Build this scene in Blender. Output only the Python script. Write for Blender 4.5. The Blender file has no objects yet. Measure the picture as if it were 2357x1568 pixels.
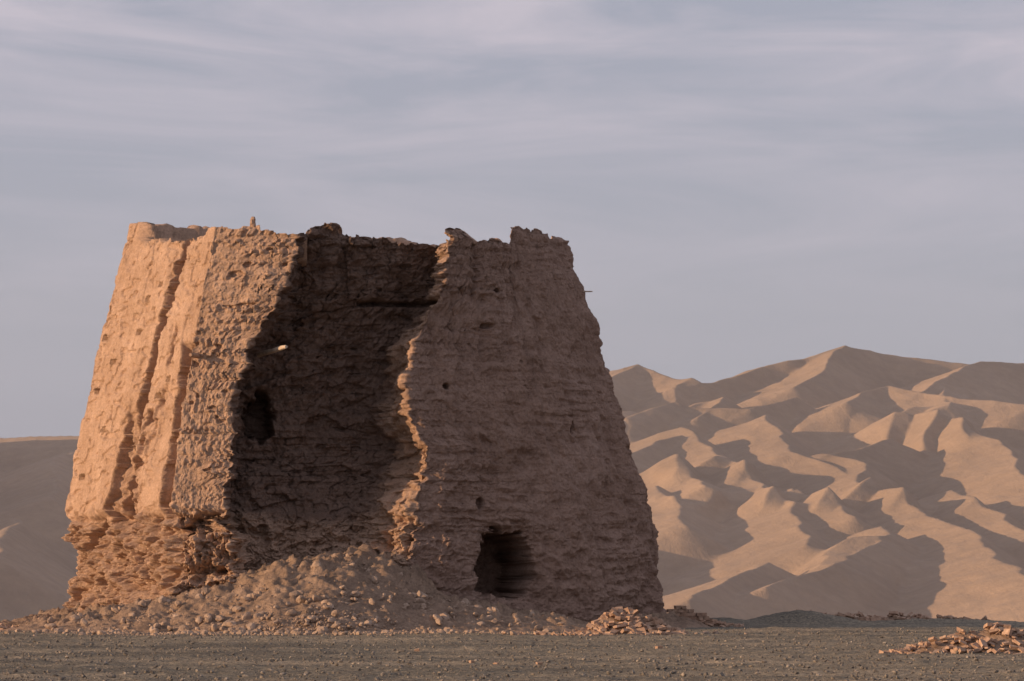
import bpy, math, numpy as np
from mathutils import Vector
rng=np.random.default_rng(7)
scene=bpy.context.scene
# ------------------------------------------------------------------ noise
_r=np.random.default_rng(3)
PERM=np.concatenate([_r.permutation(256)]*3).astype(np.int32)
G=_r.normal(size=(256,3)); G/=np.linalg.norm(G,axis=1)[:,None]; G*=1.5
def pn(x,y,z=0.0,seed=0):
    x,y,z=np.broadcast_arrays(np.asarray(x,float)+seed*17.37,np.asarray(y,float)+seed*5.13,np.asarray(z,float)+seed*9.71)
    xi=np.floor(x).astype(np.int64);yi=np.floor(y).astype(np.int64);zi=np.floor(z).astype(np.int64)
    xf=x-xi;yf=y-yi;zf=z-zi;xi&=255;yi&=255;zi&=255
    u=xf*xf*xf*(xf*(xf*6-15)+10);v=yf*yf*yf*(yf*(yf*6-15)+10);w=zf*zf*zf*(zf*(zf*6-15)+10)
    def g(a,b,c):
        gr=G[PERM[PERM[PERM[xi+a]+yi+b]+zi+c]]
        return gr[...,0]*(xf-a)+gr[...,1]*(yf-b)+gr[...,2]*(zf-c)
    l=lambda t,a,b:a+t*(b-a)
    return l(w,l(v,l(u,g(0,0,0),g(1,0,0)),l(u,g(0,1,0),g(1,1,0))),l(v,l(u,g(0,0,1),g(1,0,1)),l(u,g(0,1,1),g(1,1,1))))
def fbm(x,y,z=0.0,o=4,seed=0,gain=.5):
    s=0;a=1.
    for i in range(o):
        s=s+a*pn(np.asarray(x)*2**i,np.asarray(y)*2**i,np.asarray(z)*2**i,seed+i*3);a*=gain
    return s
def ridged(x,y,z=0.0,o=3,seed=0,gain=.5):
    s=0;a=1.
    for i in range(o):
        s=s+a*(1-2*np.abs(pn(np.asarray(x)*2**i,np.asarray(y)*2**i,np.asarray(z)*2**i,seed+i*3)));a*=gain
    return s
def worley(u,v,seed=0):
    ui=np.floor(u).astype(np.int64);vi=np.floor(v).astype(np.int64)
    f1=np.full(u.shape,9.);f2=np.full(u.shape,9.);cid=np.zeros(u.shape)
    for a in(-1,0,1):
        for b in(-1,0,1):
            h=PERM[PERM[(ui+a+seed)&255]+((vi+b)&255)];h2=PERM[h+37];h3=PERM[h2+91]
            d=np.hypot(ui+a+h/255.-u,vi+b+h2/255.-v)
            n=d<f1
            f2=np.where(n,f1,np.minimum(f2,d));cid=np.where(n,h3/255.,cid);f1=np.where(n,d,f1)
    return f1,f2,cid
def bricks(u,v,seed=0):
    vi=np.floor(v).astype(np.int64);uu=u+.5*(vi&1)+PERM[(vi+seed)&255]/900.
    ui=np.floor(uu).astype(np.int64);fu=uu-ui;fv=v-vi
    r=PERM[PERM[(ui+seed)&255]+(vi&255)]/255.
    return np.minimum(np.minimum(fu,1-fu)*1.6,np.minimum(fv,1-fv)),r
def ss(a,b,x):
    t=np.clip((x-a)/(b-a),0,1);return t*t*(3-2*t)
# ------------------------------------------------------------------ mesh helpers
def mesh_np(name,verts,faces,mat,smooth=True,attr=None):
    me=bpy.data.meshes.new(name)
    F,k=faces.shape
    me.vertices.add(len(verts));me.vertices.foreach_set('co',np.ascontiguousarray(verts,dtype=np.float32).ravel())
    me.loops.add(F*k);me.loops.foreach_set('vertex_index',np.ascontiguousarray(faces,dtype=np.int32).ravel())
    me.polygons.add(F);me.polygons.foreach_set('loop_start',np.arange(0,F*k,k,dtype=np.int32))
    me.polygons.foreach_set('loop_total',np.full(F,k,dtype=np.int32))
    me.polygons.foreach_set('use_smooth',np.full(F,smooth))
    if attr is not None:
        for n,val in attr.items():
            at=me.attributes.new(n,'FLOAT','POINT');at.data.foreach_set('value',np.ascontiguousarray(val,dtype=np.float32).ravel())
    me.update(calc_edges=True);me.validate()
    me.materials.append(mat)
    ob=bpy.data.objects.new(name,me);scene.collection.objects.link(ob);return ob
def grid_faces(M,N,flip=False):
    i=np.arange(M*N).reshape(M,N)
    f=np.stack([i[:-1,:-1],i[:-1,1:],i[1:,1:],i[1:,:-1]],-1).reshape(-1,4)
    return f[:,::-1] if flip else f
# ------------------------------------------------------------------ materials
def newmat(name,rough=.95):
    m=bpy.data.materials.new(name);m.use_nodes=True;nt=m.node_tree
    b=nt.nodes['Principled BSDF'];b.inputs['Roughness'].default_value=rough
    b.inputs['Specular IOR Level'].default_value=.15
    return m,nt,b
def N(nt,t,**k):
    n=nt.nodes.new(t)
    for a,v in k.items():
        if a in n.inputs: n.inputs[a].default_value=v
        else: setattr(n,a,v)
    return n
def noise(nt,vec,scale,detail=6,rough=.6,dist=0.):
    n=N(nt,'ShaderNodeTexNoise');n.inputs['Scale'].default_value=scale;n.inputs['Detail'].default_value=detail
    n.inputs['Roughness'].default_value=rough;n.inputs['Distortion'].default_value=dist
    nt.links.new(vec,n.inputs['Vector']);return n.outputs['Fac']
def ramp(nt,fac,stops):
    r=N(nt,'ShaderNodeValToRGB');e=r.color_ramp.elements
    e[0].position=stops[0][0];e[0].color=(*stops[0][1],1);e[1].position=stops[-1][0];e[1].color=(*stops[-1][1],1)
    for p,c in stops[1:-1]:
        x=e.new(p);x.color=(*c,1)
    nt.links.new(fac,r.inputs['Fac']);return r.outputs['Color']
def mixc(nt,fac,a,b,mode='MIX'):
    m=N(nt,'ShaderNodeMix',data_type='RGBA',blend_type=mode)
    if isinstance(fac,(int,float)): m.inputs[0].default_value=fac
    else: nt.links.new(fac,m.inputs[0])
    for s,i in((a,6),(b,7)):
        if isinstance(s,tuple): m.inputs[i].default_value=(*s,1)
        else: nt.links.new(s,m.inputs[i])
    return m.outputs[2]
def bump(nt,h,dist,strength=1.,prev=None):
    b=N(nt,'ShaderNodeBump');b.inputs['Distance'].default_value=dist;b.inputs['Strength'].default_value=strength
    nt.links.new(h,b.inputs['Height'])
    if prev is not None: nt.links.new(prev,b.inputs['Normal'])
    return b.outputs['Normal']
def coords(nt,scale=(1,1,1)):
    g=N(nt,'ShaderNodeNewGeometry')
    m=N(nt,'ShaderNodeMapping');m.inputs['Scale'].default_value=scale
    nt.links.new(g.outputs['Position'],m.inputs['Vector']);return m.outputs['Vector']
def mat_clay():
    m,nt,b=newmat('weathered_mud_plaster')
    p=coords(nt);ps=coords(nt,(1,1,.35));ph=coords(nt,(.45,.45,4.))
    c=ramp(nt,noise(nt,p,.5,8,.65),[(.3,(.49,.33,.232)),(.52,(.58,.40,.288)),(.72,(.65,.46,.34))])
    c2=ramp(nt,noise(nt,ps,2.2,6,.6),[(.35,(.76,.74,.73)),(.6,(1,1,1))])
    c=mixc(nt,.6,c,c2,'MULTIPLY')
    cl=ramp(nt,noise(nt,ph,1.6,5,.6),[(.38,(.80,.79,.78)),(.58,(1.03,1.02,1.02))])
    c=mixc(nt,.35,c,cl,'MULTIPLY')
    c3=ramp(nt,noise(nt,p,14,5,.7),[(.35,(.70,.68,.66)),(.6,(1.08,1.06,1.04))])
    c=mixc(nt,.7,c,c3,'MULTIPLY')
    a=N(nt,'ShaderNodeAttribute',attribute_name='cavity_shade')
    cc=mixc(nt,1.,c,(.44,.44,.47),'MULTIPLY')  # darker core clay, with the recess's shade also put into the colour
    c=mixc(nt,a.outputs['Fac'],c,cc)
    a2=N(nt,'ShaderNodeAttribute',attribute_name='shade_side')
    cc=mixc(nt,1.,c,(.70,.70,.76),'MULTIPLY')  # shade of the right and back walls put into the colour
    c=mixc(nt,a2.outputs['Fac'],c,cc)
    nt.links.new(c,b.inputs['Base Color'])
    n1=bump(nt,noise(nt,ph,2.2,6,.6),.06,.7)
    n2=bump(nt,noise(nt,p,6,8,.72,.3),.10,.9,n1)
    n3=bump(nt,noise(nt,p,22,5,.7),.035,.9,n2)
    nt.links.new(n3,b.inputs['Normal']);return m
def mat_simple(name,stops,scale,bs=20,bd=.02,var=None,rough=.95):
    m,nt,b=newmat(name,rough);p=coords(nt)
    c=ramp(nt,noise(nt,p,scale,6,.65),stops)
    if var:
        c=mixc(nt,.6,c,ramp(nt,noise(nt,p,var,4,.7),[(.35,(.6,.6,.6)),(.65,(1.25,1.22,1.2))]),'MULTIPLY')
    nt.links.new(c,b.inputs['Base Color'])
    nt.links.new(bump(nt,noise(nt,p,bs,6,.7),bd,1.),b.inputs['Normal']);return m
clay=mat_clay()
def mat_gravel():
    m,nt,b=newmat('desert_gravel');p=coords(nt);ps=coords(nt,(.3,.8,1))
    c=ramp(nt,noise(nt,ps,.30,7,.7),[(.34,(.155,.14,.112)),(.5,(.25,.22,.168)),(.66,(.40,.33,.24))])
    c=mixc(nt,.9,c,ramp(nt,noise(nt,p,9,6,.85),[(.38,(.32,.32,.34)),(.5,(1,1,1)),(.62,(1.9,1.8,1.65))]),'MULTIPLY')
    v=N(nt,'ShaderNodeTexVoronoi');v.inputs['Scale'].default_value=11;nt.links.new(p,v.inputs['Vector'])
    nt.links.new(c,b.inputs['Base Color'])
    n1=bump(nt,noise(nt,p,1.2,6,.7),.14,.9);n2=bump(nt,v.outputs['Distance'],-.05,.9,n1)
    n3=bump(nt,noise(nt,p,12,5,.8),.08,1.,n2)
    nt.links.new(n3,b.inputs['Normal']);return m
gravel=mat_gravel()
mound_m=mat_simple('crumbled_clay',[(.3,(.22,.155,.11)),(.5,(.32,.225,.16)),(.7,(.42,.30,.215))],1.5,9,.10,10)
stone_m=mat_simple('clay_lump',[(.3,(.24,.175,.13)),(.5,(.35,.255,.19)),(.7,(.50,.38,.29))],3.,18,.02)
pebble_m=mat_simple('pebble',[(.35,(.09,.082,.075)),(.52,(.19,.165,.135)),(.72,(.46,.40,.34))],9.,30,.004)
brick_m=mat_simple('old_brick',[(.3,(.33,.21,.145)),(.5,(.43,.29,.205)),(.7,(.52,.38,.28))],5.,25,.015,8)
wood_m=mat_simple('bleached_timber',[(.3,(.34,.26,.19)),(.6,(.55,.45,.35))],4.,30,.01,rough=.8)
def mat_sand():
    m,nt,b=newmat('dune_sand');p=coords(nt)
    c=ramp(nt,noise(nt,p,.012,6,.6),[(.35,(.34,.25,.18)),(.65,(.41,.30,.215))])
    c=mixc(nt,.6,c,ramp(nt,noise(nt,p,.25,8,.75),[(.35,(.80,.80,.81)),(.65,(1.08,1.07,1.05))]),'MULTIPLY')
    nt.links.new(c,b.inputs['Base Color'])
    pr=coords(nt,(1,.35,1))
    n1=bump(nt,noise(nt,pr,.22,6,.6,.8),.55,.5);n2=bump(nt,noise(nt,pr,1.4,5,.65),.16,.7,n1)
    nt.links.new(n2,b.inputs['Normal']);return m
sand=mat_sand()
# ------------------------------------------------------------------ tower
L=np.array([-.8,0,1.2,2.3,3.8,5.5,7.3,8.9,10.7,12.4,13.6])
def prof(xs,yb,yt,under=0.):
    xs=np.array([xs[0]]+list(xs)+[xs[-1]+(xs[-1]-xs[-2])*.6])
    ys=yb+(yt-yb)*np.clip(L,0,99)/12.4
    ys=ys+under*np.array([0,0,.8,1,0,0,0,0,0,0,0])
    return xs,ys
LB=prof([-14.85,-14.6,-14.3,-14.75,-14.5,-14.05,-13.7,-13.2,-12.7],115,113.8)
LF=prof([-10.5,-10.3,-10.14,-10.4,-10.28,-10.0,-9.78,-9.5,-9.15],105.9,107.2,.3)
BE=prof([-7.5,-8.0,-8.5,-8.9,-8.42,-8.58,-7.95,-6.85,-6.50],105.75,106.8,.2)
dep=np.array([0,0,.2,1.0,2.1,2.9,3.0,2.8,2.4,1.7,1.2])
RE=prof([-4,-3.7,-3.15,-2.9,-2.7,-3.2,-3.1,-2.1,-2.0],106.3,108.1)
C1=(BE[0]+np.array([.6,.6,.6,.3,-.1,-.4,-.3,0,.1,-.05,-.1]),BE[1]+dep)
C2=(RE[0]-np.array([1.2,1.2,1.6,1.9,2.0,1.6,1.2,.8,.3,.15,.1]),RE[1]+dep*.95)
R1=prof([2.7,2.55,2.35,2.1,1.8,1.4,1.0,.6,.23],108.6,110)
RF=prof([5.02,4.92,4.8,4.56,4.0,3.48,2.99,2.47,1.84],111.3,112.6)
RB=prof([.8,.7,.6,.4,.2,0,-.3,-.6,-1],123,121.5)
segs=[('A',LB,LF,380,[(0,13.15),(.09,13.12),(.12,12.6),(.3,12.4),(.6,12.25),(.86,12.15),(.93,12.42),(1,12.42)]),
('B',LF,BE,220,[(0,12.42),(.5,12.4),(.54,12.2),(1,12.12)]),
('c1',BE,C1,70,[(0,12.12),(1,12.3)]),
('C',C1,C2,300,[(0,12.3),(.06,12.6),(.2,12.6),(.3,12.35),(.5,12.3),(.6,12.15),(1,12.05)]),
('c2',C2,RE,100,[(0,12.05),(.84,12.05),(.88,12.4),(1,12.45)]),
('R',RE,R1,270,[(0,12.45),(.24,12.42),(.28,12.15),(.86,12.2),(.90,12.65),(1,12.72)]),
('S',R1,RF,170,[(0,12.72),(.2,12.72),(.9,12.6),(1,12.5)]),
('D',RF,RB,80,[(0,12.5),(.1,12.4),(1,13.0)]),
('E',RB,LB,140,[(0,13.0),(.25,13.2),(.5,13.1),(.6,12.9),(.7,13.1),(.9,13.2),(1,13.15)])]
NR=540
Xs=[];Ys=[];Zs=[];seg=[];W=[]
for k,(nm,a,b,n,tops) in enumerate(segs):
    w=np.arange(n)/n
    t=np.linspace(0,1,NR)[:,None]
    zt=np.interp(w,[q[0] for q in tops],[q[1] for q in tops])
    Lk=np.hypot(a[0][4]-b[0][4],a[1][4]-b[1][4])
    q=w*Lk
    env=.35+.65*ss(0,.12,w)*ss(1,.88,w)
    zt=zt+env*(.06*pn(q*.9+k*7,0.3)+.05*pn(q*3+k*7,.7)+.07*np.round(pn(q*1.6+k*3,2.2)*2.2)+.04*np.round(pn(q*4.5+k*3,5.2)*2))
    def P(p,s):
        x=np.interp(z,L,p[0]);y=np.interp(z,L,p[1])
        if s: x=x+.20*pn(z*1.1,s*3.3)+.14*pn(z*3.,s*3.3)+.08*np.round(2*pn(z*4.5,s*5.3))
        return x,y
    z=-.8+t*(zt[None,:]+.8)
    sd={id(BE):1,id(RE):2,id(C1):1,id(C2):2}
    xa,ya=P(a,sd.get(id(a),0));xb,yb=P(b,sd.get(id(b),0))
    ww=w[None,:]
    Xs.append(xa*(1-ww)+xb*ww);Ys.append(ya*(1-ww)+yb*ww);Zs.append(z);seg+= [k]*n;W.append(w)
X=np.hstack(Xs);Y=np.hstack(Ys);Z=np.hstack(Zs);seg=np.array(seg);W=np.concatenate(W)
NC=X.shape[1]
def closed_blur(a,r):
    o=a.copy()
    for i in range(1,r+1): o=o+np.roll(a,i,1)+np.roll(a,-i,1)
    return o/(2*r+1)
X=closed_blur(X,1);Y=closed_blur(Y,1)
tx=np.roll(X,-3,1)-np.roll(X,3,1);ty=np.roll(Y,-3,1)-np.roll(Y,3,1)
ln=np.hypot(tx,ty)+1e-9;nx=ty/ln;ny=-tx/ln
nx=closed_blur(nx,4);ny=closed_blur(ny,4)
U=np.cumsum(np.hypot(np.diff(X[200],prepend=X[200,0]),np.diff(Y[200],prepend=Y[200,0])))[None,:]+0*X
isA=(seg==0)[None,:]*1.;isB=(seg==1)[None,:]*1.;isC=np.isin(seg,[2,3,4])[None,:]*1.;isR=np.isin(seg,[5,6,7,8])[None,:]*1.
isC=closed_blur(isC+0*X,6);isAB=closed_blur(isA+isB+0*X,6);isR=closed_blur(isR+0*X,6)
low=1-ss(3.25,3.7,Z+.30*pn(U*.9,Z*.5,seed=4))
lowA=low*(1-isR)
d=.10*fbm(X*.45,Y*.45,Z*.45,3)+.03*fbm(X*1.8,Y*1.8,Z*1.8,4,seed=2)
# plaster with rows of vertical brick imprints
pl=isAB*(1-lowA)
rowm=np.clip(.62+1.3*fbm(X*.6,Y*.6,Z*.6,2,seed=9),.05,1)
bz=Z+.06*pn(U*.7,Z*.7,seed=5)+.03*pn(U*2.5,Z*2.5,seed=7)
row=np.floor(bz/.34)
jit_=PERM[(row.astype(np.int64)*7)&255]/255.
cell=ss(.25,.75,.5+.5*np.cos(2*np.pi*(U+.07*pn(U*3,Z*3,seed=8)+.2*jit_)/.20))*ss(.12,.5,.5+.5*np.cos(2*np.pi*bz/.34))
cell=cell*np.clip(.70+1.5*pn(U*3.3,Z*2.9,seed=88),0.,1.3)
d=d+pl*(.080*isB+.008*isA)*rowm*cell
d=d+pl*isB*(.05*fbm(U*2.2,Z*2.2,0,5,seed=19,gain=.68)-.05*ss(.15,.3,pn(U*.8,Z*.7,seed=18)))
# scaling plaster patches on the sunlit face
pt=ss(.0,.06,pn(U*.75+.35*pn(U*2.2,Z*2.2,seed=22),Z*.8+.35*pn(U*2,Z*2,seed=23),seed=21)-.10)
d=d-pl*isA*.05*pt
d=d+pl*isA*(.030*fbm(U*2.5,Z*2.5,0,4,seed=26,gain=.65))
pk=ss(.25,.36,pn(U*1.3,Z*3.4,seed=27));d=d-pl*isA*.06*pk
# eroded lower band
f1,f2,cid=worley(U*2.4+.3*pn(U*2,Z*2,seed=11),Z*3.0+.3*pn(U*2,Z*2,seed=12),9)
lowz=lowA*(1-.35*isC)
d=d+lowz*(.38*ridged(X*.9,Y*.9,Z*1.0,5,seed=6,gain=.66)-.50+.26*(cid-.5)-.06*ss(.30,.0,f2-f1)-.40*ss(.18,.34,pn(U*.8,Z*1.2,seed=13)))
ledge=np.exp(-((Z-3.4-.25*pn(U*.9,0.,seed=4))/.14)**2)
d=d-ledge*.34*np.clip(isAB,0,1)*np.clip(.6+pn(U*1.1,3.),0,1)
# cavity: exposed mud-brick core
wu=U*1.7+.12*pn(U*1.5,Z*1.5,seed=31);wz=Z*5.+.25*pn(U*.8,Z*.8,seed=32)
e1,r1_=bricks(wu,wz,2)
f1,f2,cid=worley(wu*1.2,wz*.7,8)
g1,g2,cid2=worley(wu*.5,wz*.30,8)
cz=isC*(1-.4*lowA)
inn=np.clip(.5+1.2*pn(U*.35,Z*.35,seed=35),0,1)
d=d+cz*(.13*(r1_-.5)*inn+.14*(cid-.5)+.24*(cid2-.5)+.28*fbm(X*.7,Y*.7,Z*.7,5,seed=14,gain=.64)-.045*ss(.12,0,e1)*inn)
led=ss(.10,.03,np.abs(Z-10.25-.05*pn(U*.8,0.,seed=3)))*((X>-4.9)&(X<-2.4))*isC
d=d-.4*led
d=d+isC*.12*ss(10.3,10.4,Z)*(X>-5.2)
# right shaded mass: rammed layers, rain-washed plaster
zw=Z+.16*fbm(U*.35,Z*.35,0,3,seed=39)
st=fbm(U*.45,zw*3.8,0,4,seed=40,gain=.65)
stm=np.clip(.30+1.5*fbm(U*.30,Z*.30,o=2,seed=41)+.35*ss(8.,11.,Z),.05,1)
chunk=ss(-.02,.18,pn(U*.5+.3*pn(U*1.7,Z*1.7),Z*.4+.25*pn(U*2.5,Z*2.5),seed=44)-.12)
cf_=zw/.42;crs=np.floor(cf_);crr=PERM[(crs.astype(np.int64)*5)&255]/255.;fz=cf_-crs
d=d+isR*(stm*(.060*st+.045*(crr-.5)-.05*ss(.10,0,np.minimum(fz,1-fz))*np.clip(.3+1.8*pn(U*.8,Z*2,seed=48),0,1))
   +.12*fbm(U*1.2,Z*.25,0.,4,seed=42,gain=.62)+.06*fbm(U*2.2,Z*2.2,0,6,seed=43,gain=.70)-.04-.13*chunk)
d=d+isR*low*(.10*ridged(X*1.1,Y*1.1,Z*1.4,4,seed=46,gain=.6)-.14)
pit=ss(.52,.62,pn(U*2.6,Z*4.2,seed=60));d=d-.12*pit*(1-.5*isA)*(1-.6*isR)
# erosion gullies of the sunlit face
wA=W[None,:]+0*X
def gully(c,wd,dp,m):
    c=c+.012*pn(Z*1.7,c*0+1.)+.010*np.round(2*pn(Z*3.,c*0+4.));wd=wd*(1+.55*pn(Z*1.3,c*0+7.))
    return dp*ss(c-.004,c+.004,wA)*ss(c+wd+.02,c+wd,wA)*(seg==0)*m
sc=.45+.20*(np.clip(Z,3,12)-3.6)/8.3
rg=(.6+.7*np.abs(fbm(U*1.5,Z*1.5,0,3,seed=73)))
tz=ss(2.6,3.6,Z)
wide=1+.9*ss(8,5,Z)
d=d-gully(sc,.065*wide,.75,tz*rg)
d=d-gully(sc+.135,.05,.42,tz*ss(9.8,7.5,Z)*rg*np.clip(.3+pn(Z*1.3,3.,seed=72)*2,0,1))
d=d-gully(sc-.06,.06,.50,tz*ss(7.4,5.8,Z)*rg)
d=d-gully(.90+0*Z,.075,.70,ss(3.2,3.8,Z)*ss(9.0,8.2,Z))
d=d-gully(sc+.20,.04,.25,tz*ss(11.8,10.5,Z)*rg*np.clip(.2+pn(Z*1.1,9.,seed=72)*2,0,1))
for s,z0 in[(.05,10.4),(.43,10.5),(.06,9.45),(.41,9.45),(.55,10.9),(.08,7.7),(.72,7.3),(.10,4.9),(.8,7.8),(.62,6.2),(.97,10.2),(.25,6.4),(.2,8.6),(.7,5.2)]:
    d=d-.6*((np.abs(wA-s)<.022)&(np.abs(Z-z0)<.085)&(seg==0))
def hole(x0,z0,rx,rz,dd,mask,soft=.25):
    r=np.sqrt(((X-x0)/rx)**2+((Z-z0)/rz)**2)+.4*fbm(X*2.6,Z*2.6,seed=80,o=3)
    return dd*ss(1+soft,1-soft,r)*mask
mR=np.isin(seg,[5,6])[None,:]
for x0,z0,rx,rz in[(-.7,9.5,.16,.07),(-2.05,7.55,.09,.09),(-.45,10.6,.09,.07),(1.95,6.3,.09,.2),(-.9,3.9,.1,.16)]:
    d=d-hole(x0,z0,rx,rz,.3,mR)
d=d-hole(-.65,4.6,.22,.6,.16,mR,.5)-hole(.45,5.2,.3,.4,.15,mR,.5)
# crawl opening
zz=(Z-2.05)/1.0;xx=(X+.12-.05*(Z-2))/(.76-.10*zz)
r=(np.abs(xx)**3+np.abs(zz)**3)**(1/3)+.14*fbm(X*2.2,Z*2.2,seed=81,o=4,gain=.65)+.06*np.round(2*pn(X*3,Z*5,seed=82))
op=ss(1.10,.95,r)*mR
d=d-2.6*op-.20*ss(1.5,1.0,r)*mR
mC=np.isin(seg,[2,3])[None,:]
d=d-hole(-7.95,6.6,.42,.70,1.3,mC,.2)
X=X+nx*d;Y=Y+ny*d
Z=Z+(.03*pn(U*3,Z*3,seed=90)+.015*pn(U*8,Z*8,seed=91))*(1-ss(-.2,0,-Z))
V=np.stack([X,Y,Z],-1)
# parapet thickness: each stretch of wall steps back towards its own part of the platform
tg={'A':(-9.5,112.),'B':(-9.5,112.),'C':(-5.,118.),'R':(1.2,116.),'E':(-5,114.)}
TX=np.zeros(NC);TY=np.zeros(NC)
def settg(s,a,b):
    m=seg==s;w=W[m];TX[m]=tg[a][0]*(1-w)+tg[b][0]*w;TY[m]=tg[a][1]*(1-w)+tg[b][1]*w
for s,a,b in[(0,'A','A'),(1,'B','B'),(2,'B','C'),(3,'C','C'),(4,'C','R'),(5,'R','R'),(6,'R','R'),(7,'R','E'),(8,'E','A')]: settg(s,a,b)
def inset(ring,dist,z):
    v=np.stack([TX-ring[:,0],TY-ring[:,1]],-1);l=np.linalg.norm(v,axis=1)[:,None]
    o=ring.copy();o[:,:2]=ring[:,:2]+v/l*np.minimum(dist,l*.9);o[:,2]=z;return o
top=V[-1]
r1=inset(top,.30,top[:,2]+.04*pn(U[0]*2,1.));r2=inset(top,.6,top[:,2]-.05+.06*pn(U[0]*2,5.));r3=inset(top,.75,top[:,2]*0+11.5)
r4=inset(top,1.6,top[:,2]*0+11.3+.2*pn(U[0]*.5,2.));r5=r4.copy();r5[:,0]=-5;r5[:,1]=115;r5[:,2]=11.2
V=np.concatenate([V,r1[None],r2[None],r3[None],r4[None],r5[None]])
V=np.concatenate([V,V[:,:1]],1)
M_,N_=V.shape[:2]
cm=isC*(1-.8*lowA)*(1-.75*(seg==4)[None,:]*ss(.15,.5,W)[None,:])  # mask of the painted recess shade, weaker at right rim and foot
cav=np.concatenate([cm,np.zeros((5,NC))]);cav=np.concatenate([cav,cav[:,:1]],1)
shd=np.concatenate([isR,np.zeros((5,NC))]);shd=np.concatenate([shd,shd[:,:1]],1)
tower=mesh_np('ruined_watchtower',V.reshape(-1,3),grid_faces(M_,N_),clay,True,{'cavity_shade':cav,'shade_side':shd})
def stub(name,a,b,r,mat,seed,n=10,k=9,taper=.8,rag=.2):
    a=np.array(a,float);b=np.array(b,float);ax=(b-a)/np.linalg.norm(b-a)
    s=np.cross(ax,[0,.1,1.01]);s/=np.linalg.norm(s);t=np.cross(s,ax)
    vs=[]
    for i in range(k):
        f=i/(k-1);c=a+(b-a)*f
        for j in range(n):
            th=2*np.pi*j/n
            rr=r*(1-(1-taper)*f)*(1+rag*float(pn(math.cos(th)*1.3+seed,math.sin(th)*1.3,f*4)))
            if i==k-1: rr*=.7
            vs.append(c+rr*(math.cos(th)*s+math.sin(th)*t))
    vs.append(b+ax*r*.05);vs=np.array(vs)
    f=[]
    for i in range(k-1):
        for j in range(n): f.append([i*n+j,i*n+(j+1)%n,(i+1)*n+(j+1)%n,(i+1)*n+j])
    e=len(vs)-1
    for j in range(0,n,2): f.append([(k-1)*n+j,(k-1)*n+(j+1)%n,(k-1)*n+(j+2)%n,e])
    ob=mesh_np(name,vs,np.array(f),mat,False);ob.parent=tower;return ob
stub('timber_beam',(-7.9,108.4,8.55),(-6.90,106.25,8.66),.085,wood_m,1)
stub('timber_beam_end',(-9.3,107.6,8.42),(-9.84,106.35,8.42),.09,clay,2)
stub('parapet_post',(-8.0,107.35,12.1),(-8.0,107.35,12.75),.12,clay,3,taper=.6,rag=.6)
stub('timber_peg',(2.1,112.4,10.86),(2.60,112.2,10.84),.025,wood_m,4)
# ------------------------------------------------------------------ plateau
def berm(x,y):
    h=.5*np.exp(-((x-9.7)/1.6)**2-((y-118)/1.6)**2)+.22*np.exp(-((x-14.5)/3.)**2-((y-118.5)/1.5)**2)
    return h+.25*np.exp(-((x-7)/1.2)**2-((y-116)/1.5)**2)
def ground_h(x,y):
    h=.035*fbm(x*.25,y*.12,0,3,seed=100)+.06*fbm(x*.08,y*.07,1.,2,seed=101)+berm(x,y)+.03*fbm(x*1.0,y*.7,0,3,seed=103)
    edge=121+8*(1-ss(1,7,x))+1.2*pn(x*.15,0.,seed=102)
    return h-np.clip(y-edge,0,99)*.42
def axis(parts):
    return np.concatenate([np.arange(a,b,s) for a,b,s in parts])
gx=axis([(-400,-60,10),(-60,-20,1.),(-20,22,.09),(22,62,1.),(62,401,10)])
gy=axis([(-60,20,4),(20,50,.6),(50,104,.13),(104,150,.25),(150,152,1)])
GX,GY=np.meshgrid(gx,gy)
GZ=ground_h(GX,GY)+.025*fbm(GX*3,GY*2.0,0,3,seed=105,gain=.6)
mesh_np('gravel_ground',np.stack([GX,GY,GZ],-1).reshape(-1,3),grid_faces(*GX.shape),gravel)
# ------------------------------------------------------------------ rubble mound
def linedist(x,y,a,b):
    ax,ay=a;bx,by=b;dx,dy=bx-ax,by-ay;l2=dx*dx+dy*dy
    t=np.clip(((x-ax)*dx+(y-ay)*dy)/l2,0,1);return np.hypot(x-ax-t*dx,y-ay-t*dy)
def mound_h(x,y):
    H=np.interp(x,[-16,-12.8,-10.2,-8.6,-7.6,-6.6,-5.6,-4.6,-3.4,-1.8,0,2,3.5],[.0,.5,1.0,1.4,1.7,1.98,2.1,1.85,1.45,.95,.55,.25,0])
    H=H*(1+.08*pn(x*1.2,3.))
    Lf=1.7+H*1.5
    f=np.clip(1-(105.2-y)/Lf,0,1);h=H*np.where(y>105.2,1,f**1.15)
    ins=ss(-9.6,-8.4,x)*ss(-2.2,-3.0,x)
    h=h+ins*(np.clip(y-105.3,0,3.2)*.10+np.clip(y-105.2,0,1.7)*.34*ss(-6.2,-3.8,x))
    sk=np.maximum(.6*np.clip(1-linedist(x,y,(-10.4,106),(-14.9,115))/1.9,0,1),.45*np.clip(1-linedist(x,y,(-4,106.6),(5,111.3))/1.6,0,1))
    sk=np.maximum(sk,.35*np.clip(1-linedist(x,y,(-15.2,110),(-15.3,115))/2.4,0,1))
    return np.maximum(h*(1-ss(109,110.5,y)),sk)
MX,MY=np.meshgrid(np.arange(-19,8,.055),np.arange(99,119,.055))
MH=mound_h(MX,MY);mk=ss(0,.4,MH)
_,_,mc=worley(MX*2.8,MY*2.8,4)
MZ=MH-.06+mk*(.10*ridged(MX*1.1,MY*1.1,0,4,seed=110,gain=.6)-.10+.06*fbm(MX*4,MY*4,0,3,seed=111)+(.16*(mc-.5)+.15*ridged(MX*1.6,MY*1.6,0,3,seed=115,gain=.6)-.12)*ss(104.4,105.5,MY))
MZ=np.where(MH<=.001,-.25,MZ)+ground_h(MX,MY)
mesh_np('rubble_mound',np.stack([MX,MY,MZ],-1).reshape(-1,3),grid_faces(*MX.shape),mound_m)
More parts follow.
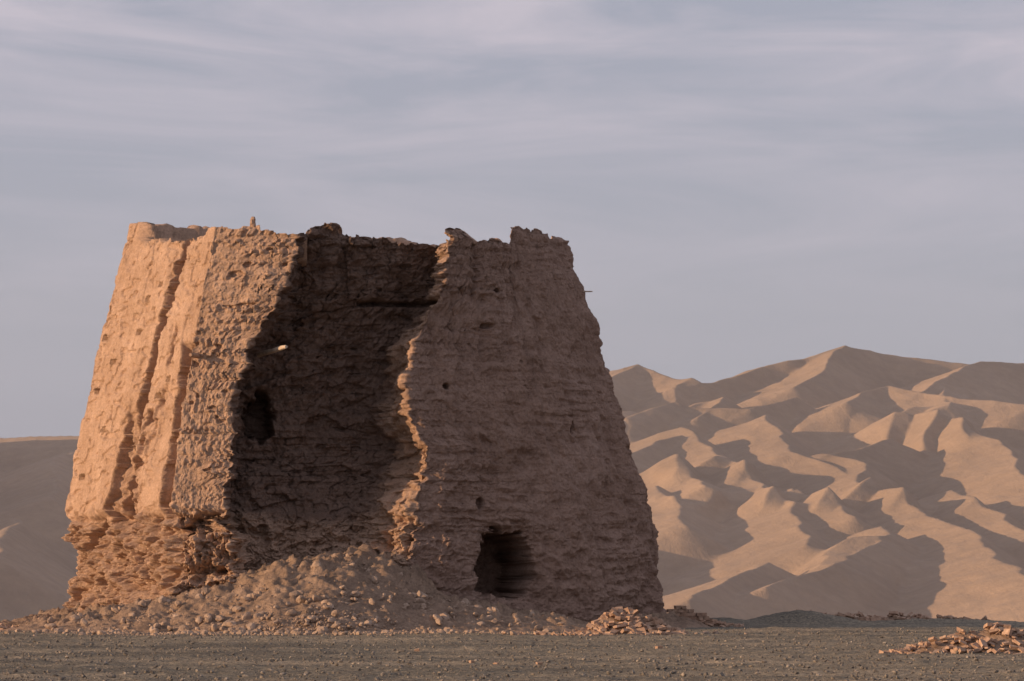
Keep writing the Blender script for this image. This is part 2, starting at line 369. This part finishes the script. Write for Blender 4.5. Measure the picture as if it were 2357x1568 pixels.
# ------------------------------------------------------------------ stones
import bmesh
bm=bmesh.new();bmesh.ops.create_icosphere(bm,subdivisions=1,radius=1.)
IV=np.array([v.co[:] for v in bm.verts]);IF=np.array([[v.index for v in f.verts] for f in bm.faces]);bm.free()
bm=bmesh.new();bmesh.ops.create_icosphere(bm,subdivisions=2,radius=1.)
IV2=np.array([v.co[:] for v in bm.verts]);IF2=np.array([[v.index for v in f.verts] for f in bm.faces]);bm.free()
BV=np.array([[x,y,z] for x in(-1,1) for y in(-1,1) for z in(-1,1)],float)
BF=np.array([[0,1,3,2],[4,6,7,5],[0,4,5,1],[2,3,7,6],[0,2,6,4],[1,5,7,3]])
def rots(n,tilt):
    a=rng.uniform(0,2*np.pi,n);b=rng.normal(0,tilt,n);c=rng.normal(0,tilt,n)
    def R(ax,t):
        m=np.zeros((n,3,3));i,j=[(1,2),(2,0),(0,1)][ax];m[:,ax,ax]=1
        m[:,i,i]=np.cos(t);m[:,j,j]=np.cos(t);m[:,i,j]=-np.sin(t);m[:,j,i]=np.sin(t);return m
    return R(2,a)@R(0,b)@R(1,c)
def scatter(name,pos,size,mat,kind='rock',tilt=.5,jit=.22,dims=(1,.8,.6)):
    bv,bf=(BV,BF) if kind=='brick' else ((IV2,IF2) if kind=='rock2' else (IV,IF))
    n=len(pos)
    v=bv[None]*(1+rng.normal(0,jit,(n,len(bv),1)))*(np.array(dims)*rng.uniform(.75,1.25,(n,3)))[:,None]
    v=np.einsum('nij,nkj->nki',rots(n,tilt),v*size[:,None,None])+pos[:,None]
    f=(bf[None]+np.arange(n)[:,None,None]*len(bv)).reshape(-1,bf.shape[1])
    return mesh_np(name,v.reshape(-1,3),f,mat,False)
n=7500
x=rng.uniform(-14,2.0,n);y=rng.uniform(99.5,107,n)
h=mound_h(x,y);prob=np.where(h>.03,.20,0)+.45*np.exp(-((y-101.4-.08*np.abs(x+6))/1.0)**2)*(x<-1)+.2*(h>.3)*(h<1.2)*(x<-1)
keep=rng.random(n)<prob;x,y,h=x[keep],y[keep],h[keep]
s=.020*np.exp(rng.exponential(.62,len(x)));s=np.clip(s,0,.17)
z=h+ground_h(x,y)-.06+s*.3
scatter('rubble_stones',np.stack([x,y,z],-1),s,stone_m,'rock2',jit=.10,tilt=.9)
n=2200;x=rng.normal(-6.,4.6,n);y=101.2-rng.exponential(1.2,n)+rng.normal(0,.5,n)
s=.020*np.exp(rng.exponential(.5,n));s=np.clip(s,0,.12);z=mound_h(x,y)+ground_h(x,y)+s*.25
scatter('fallen_clay_lumps',np.stack([x,y,z],-1),s,stone_m,'rock2',jit=.10)
n=34000
y=52+56*rng.random(n)**1.1;x=rng.uniform(-1,1,n)*y*.165
s=.007*np.exp(rng.exponential(.52,n));s=np.clip(s,0,.05);z=ground_h(x,y)+s*.3
scatter('gravel_pebbles',np.stack([x,y,z],-1),s,pebble_m,'rock',jit=.15)
def pile(name,cx,cy,rx,ry,hh,n,sz=.13):
    px,py=np.meshgrid(np.linspace(-1.3,1.3,70),np.linspace(-1.3,1.3,50))
    def ph(u,v): return hh*np.clip(1-np.hypot(u,v)**1.3,0,1)*(.8+.5*pn(u*2.5+cx,v*2.5))
    wx=cx+px*rx;wy=cy+py*ry;wz=ground_h(wx,wy)+ph(px,py)-.06+.03*fbm(wx*4,wy*4,o=2)
    wz=wz-.3*ss(1.05,1.3,np.hypot(px,py))
    base=mesh_np(name,np.stack([wx,wy,wz],-1).reshape(-1,3),grid_faces(*px.shape),mound_m)
    r=np.sqrt(rng.random(n))*1.15;t=rng.uniform(0,2*np.pi,n);u=r*np.cos(t);v=r*np.sin(t)
    X_=cx+u*rx;Y_=cy+v*ry
    p=np.stack([X_,Y_,ground_h(X_,Y_)+ph(u,v)+rng.uniform(-.03,.04,n)],-1)
    o=scatter('broken_bricks',p,rng.uniform(.5,1.25,n)*sz,brick_m,'brick',.35,.10,(1,.62,.34));o.parent=base
    return base
pile('brick_rubble_pile',3.3,99.6,1.5,.9,.80,280)
pile('brick_rubble_pile',10.1,72.5,2.1,1.2,.58,460,.08)
pile('brick_rubble_pile',1.0,97.2,1.2,.5,.08,40,.08)
pile('brick_rubble_pile',-15.9,106,1.4,.8,.22,90,.10)
pile('brick_rubble_pile',12.5,119.3,3.4,.8,.25,120,.12)
p=np.array([[-.75,64.3,.02],[-.3,64.1,.02],[.5,64.3,.02],[3.3,78,.02],[-2.1,77,.02]]);p[:,2]+=ground_h(p[:,0],p[:,1])
scatter('loose_bricks',p,np.full(len(p),.06),brick_m,'brick',.2,.06,(1,.6,.5))
pos=[];hs=[5,6,6,5,5,4,4,3,2,1]
for i,hh in enumerate(hs):
    for c in range(hh):
        for r_ in range(3):
            pos.append([5.15+i*.17+(c%2)*.085+rng.normal(0,.012),113.2+.2*r_+rng.normal(0,.03),.06+c*.115])
pos=np.array(pos)
bv=BV[None]*(1+rng.normal(0,.06,(len(pos),8,1)))*np.array([.086,.10,.054])+pos[:,None]
mesh_np('ruined_brick_wall',bv.reshape(-1,3),(BF[None]+np.arange(len(pos))[:,None,None]*8).reshape(-1,4),brick_m,False)
pile('brick_rubble_pile',6.3,112.6,1.1,.6,.22,70,.09)
# ------------------------------------------------------------------ dunes
ridges=[
[(39.5,828,37.3),(45.6,790,31.7),(48.4,743,25.3),(50.2,691,18.9),(51.7,635,12.7),(49.3,583,7.0)],
[(69.5,771,29.1),(73,757,27.2),(72,710,21.1),(74.7,663,15.7),(77.1,616,10.8),(76.9,569,6.6),(75.8,513,2.2),(74,466,-1.5)],
[(28.7,846,40.2),(39.5,875,44.8),(58.9,872,44),(73.8,893,47.9)],
[(62.2,856,41.7),(61.7,814,35),(64.7,771,29.1),(69,735,23)],
[(28.2,701,20),(31.4,658,15.2),(31.9,621,10.8)],
[(23.9,464,-1.5),(31.3,499,1.3),(38.1,534,3.8)],
[(64.7,614,10.6),(60.8,578,7.4),(52.2,541,4.3),(36.8,489,.2)],
[(88,804,33.8),(77,778,30),(69.2,767,28.5)],
[(85,880,46),(91.6,903,49.6),(100,919,52.4),(114,893,47.9),(129,875,44.8)],
[(98.6,856,41.7),(108.6,842,39.5),(111.7,776,29.7),(108.4,710,21.1),(103,626,11.9),(98,540,3.5)],
[(20,750,26),(28.3,776,29.7),(38.7,811,34.7)],
[(46,935,52),(54.8,950,54.8),(69.6,975,60.7),(86.8,990,64.5),(95.8,1000,68.2),(106.2,1010,66.7),(132.7,1010,63.7),(166.8,1010,62.2),(260,1030,60)],
[(95.8,1000,68.2),(86.6,960,60.4),(75.7,915,51.7)],
[(165,1000,63),(152,1000,63),(131.9,980,62.5),(118.8,940,55.7),(106.5,905,49.7)],
[(-260,1050,40),(-132,985,41.7),(-69,960,41),(-21,960,47),(14.6,960,55.6),(28.4,960,59.2),(32.1,965,60.5),(40.8,955,57),(51.9,940,54)],
[(32.1,965,60.5),(24,930,53),(16,900,47)],
[(-172,970,50),(-157,890,43),(-140,790,35),(-126,700,26),(-110,600,13),(-96,500,4)],  # ridge added out of frame, raised to shade the left dunes
[(-112,880,34),(-104,800,27),(-96,720,18)],
[(-92,640,12.5),(-84,590,8.5),(-80,540,4.5)],
[(-60,900,32),(-52,800,24),(-50,700,16),(-40,600,8)],
[(-10,880,42),(-4,800,33),(4,720,24),(6,640,14),(2,560,6)],
[(150,900,48),(148,820,38),(155,740,28),(150,640,16),(140,540,6)],
[(88,700,19),(90,650,14),(88,600,9)],
[(56,700,19.5),(60,660,15.5),(62,630,12.5)],
[(34,745,26),(37,710,21.5),(38,680,18)],
[(55,900,48.5),(50,880,45),(46,860,41)],
[(120,940,54),(112,900,48.5),(108,870,44)],
]
dx=axis([(-3000,-600,150),(-600,-200,12),(-200,-120,3),(-120,-60,.8),(-60,10,1.5),(10,150,.42),(150,260,2.5),(260,600,12),(600,3001,150)])
dy=axis([(133,400,6),(400,1020,.85),(1020,1200,6),(1200,1600,25),(1600,6001,200)])
DX,DY=np.meshgrid(dx,dy)
fd=ss(400,480,DY)
wxp=DX+(3.0*fbm(DX*.02,DY*.02,0,2,seed=200)+1.8*pn(DX*.03,DY*.045,0,seed=206)+.5*pn(DX*.1,DY*.13,0,seed=207))*fd;wyp=DY+6*fbm(DX*.015,DY*.015,5,2,seed=201)
base=np.interp(wyp,[130,380,450,513,588,654,710,767,861,955,1000,1100,1400,6000],[-9,-8.5,-7.,-5.,-1.,4.,9.,14.,26,42,46,40,18,0])
lf=1-.36*(1-ss(-70,25,DX))
H=np.where(base>0,base*lf,base)
H=H+2.0*fbm(DX*.014,DY*.008,0,3,seed=203)*ss(350,500,DY)
def saw(u):
    f=u-np.floor(u);return np.where(f<.66,f/.66,(1-f)/.34)
am=np.clip(.65+1.0*fbm(DX*.012,DY*.009,0,2,seed=215),.1,1.1)
u1=(DX+14*fbm(DX*.012,DY*.010,0,3,seed=216)+.10*(DY-600))/26.
H=H+(am*6.5*saw(u1)-1.6)*ss(450,620,DY)*ss(-70,0,DX)
k=.3
for rd in ridges:
    best=np.full(DX.shape,-1e9)
    for (x0,y0,z0),(x1,y1,z1) in zip(rd[:-1],rd[1:]):
        ddx,ddy=x1-x0,y1-y0;l2=ddx*ddx+ddy*ddy
        t=np.clip(((wxp-x0)*ddx+(wyp-y0)*ddy)/l2,0,1)
        qx=wxp-(x0+t*ddx);qy=wyp-(y0+t*ddy);dist=np.hypot(qx,qy)
        s_=np.where(dist>1e-6,qx/np.maximum(dist,1e-6),0)
        slope=.48+.13*np.clip(s_*1.6,-1,1)
        best=np.maximum(best,z0+t*(z1-z0)-dist*slope)
    m=np.maximum(H,best)
    H=m+k*np.log(np.exp(np.clip((H-m)/k,-30,0))+np.exp(np.clip((best-m)/k,-30,0)))
# small superimposed dunes riding on the big ones
u2=(DX+9*fbm(DX*.02,DY*.016,0,2,seed=218)-.22*(DY-600))/13.
H=H+ss(.0,.35,fbm(DX*.022,DY*.014,0,2,seed=219))*2.3*saw(u2)*ss(480,600,DY)*ss(1000,940,DY)*ss(-20,10,DX)
H=H+.15*fbm(DX*.06,DY*.04,0,4,seed=220)+.2*ridged(wxp*.10,wyp*.035,0,2,seed=221)*fd
H=H+np.where(DY>1400,25*np.clip(fbm(DX*.002,DY*.001,0,3,seed=230),-1,.4),0)*ss(1400,2200,DY)
mesh_np('sand_dunes',np.stack([DX,DY,H],-1).reshape(-1,3),grid_faces(*DX.shape),sand)
# thin dust haze lying over the dune field
hm=bpy.data.materials.new('dust_haze');hm.use_nodes=True;ht=hm.node_tree
for nd in list(ht.nodes):
    if nd.type!='OUTPUT_MATERIAL': ht.nodes.remove(nd)
out=[nd for nd in ht.nodes if nd.type=='OUTPUT_MATERIAL'][0]
vs_=N(ht,'ShaderNodeVolumeScatter');vs_.inputs['Color'].default_value=(.90,.92,1.,1);vs_.inputs['Density'].default_value=.00016;vs_.inputs['Anisotropy'].default_value=.1
ht.links.new(vs_.outputs[0],out.inputs['Volume'])
hb=BV*np.array([700.,650.,75.])+np.array([0.,950.,55.])
mesh_np('background_haze',hb,BF,hm,False)
# ------------------------------------------------------------------ light
EL=math.radians(10);AZ=math.radians(14)
S=Vector((-math.cos(EL)*math.cos(AZ),-math.cos(EL)*math.sin(AZ),math.sin(EL)))
sd=bpy.data.lights.new('sun','SUN');sd.energy=5.;sd.angle=math.radians(.5);sd.color=(1,.655,.39)
so=bpy.data.objects.new('sun',sd);so.rotation_euler=S.to_track_quat('Z','Y').to_euler();so.location=(-60,20,40);scene.collection.objects.link(so)
w=bpy.data.worlds.new('World');scene.world=w;w.use_nodes=True;nt=w.node_tree
bg=nt.nodes['Background'];bg.inputs['Strength'].default_value=.145
sky=N(nt,'ShaderNodeTexSky',sky_type='NISHITA');sky.sun_disc=False;sky.sun_elevation=EL;sky.sun_rotation=math.atan2(S.x,S.y)%(2*math.pi)
sky.air_density=1.;sky.dust_density=2.;sky.ozone_density=1.5
tc=N(nt,'ShaderNodeTexCoord')
mp=N(nt,'ShaderNodeMapping');mp.inputs['Scale'].default_value=(7,7,42);mp.inputs['Rotation'].default_value=(0,math.radians(9),0);mp.inputs['Location'].default_value=(3.1,0,1.7)
nt.links.new(tc.outputs['Generated'],mp.inputs['Vector'])
cn=noise(nt,mp.outputs['Vector'],1.,8,.58,.8)
cf=ramp(nt,cn,[(.40,(0,0,0)),(.64,(1,1,1))])
sx=N(nt,'ShaderNodeSeparateXYZ');nt.links.new(tc.outputs['Generated'],sx.inputs[0])
mr=N(nt,'ShaderNodeMapRange');mr.inputs[1].default_value=.07;mr.inputs[2].default_value=.155;mr.inputs[3].default_value=.10;mr.inputs[4].default_value=.95
nt.links.new(sx.outputs['Z'],mr.inputs[0])
mu=N(nt,'ShaderNodeMath',operation='MULTIPLY');nt.links.new(cf,mu.inputs[0]);nt.links.new(mr.outputs[0],mu.inputs[1])
col=mixc(nt,.80,sky.outputs['Color'],(2.8,2.82,3.5))
col=mixc(nt,mu.outputs[0],col,(3.85,3.6,4.1))
nt.links.new(col,bg.inputs['Color'])
scene.view_settings.view_transform='Standard';scene.view_settings.look='None';scene.view_settings.exposure=0
# ------------------------------------------------------------------ camera
cd=bpy.data.cameras.new('camera');cd.sensor_width=36;cd.lens=36*8000/2357;cd.shift_y=(1330-784)/2357
cd.clip_start=.5;cd.clip_end=12000
co=bpy.data.objects.new('camera',cd);co.location=(0,0,1.6);co.rotation_euler=(math.radians(90),0,0);scene.collection.objects.link(co);scene.camera=co
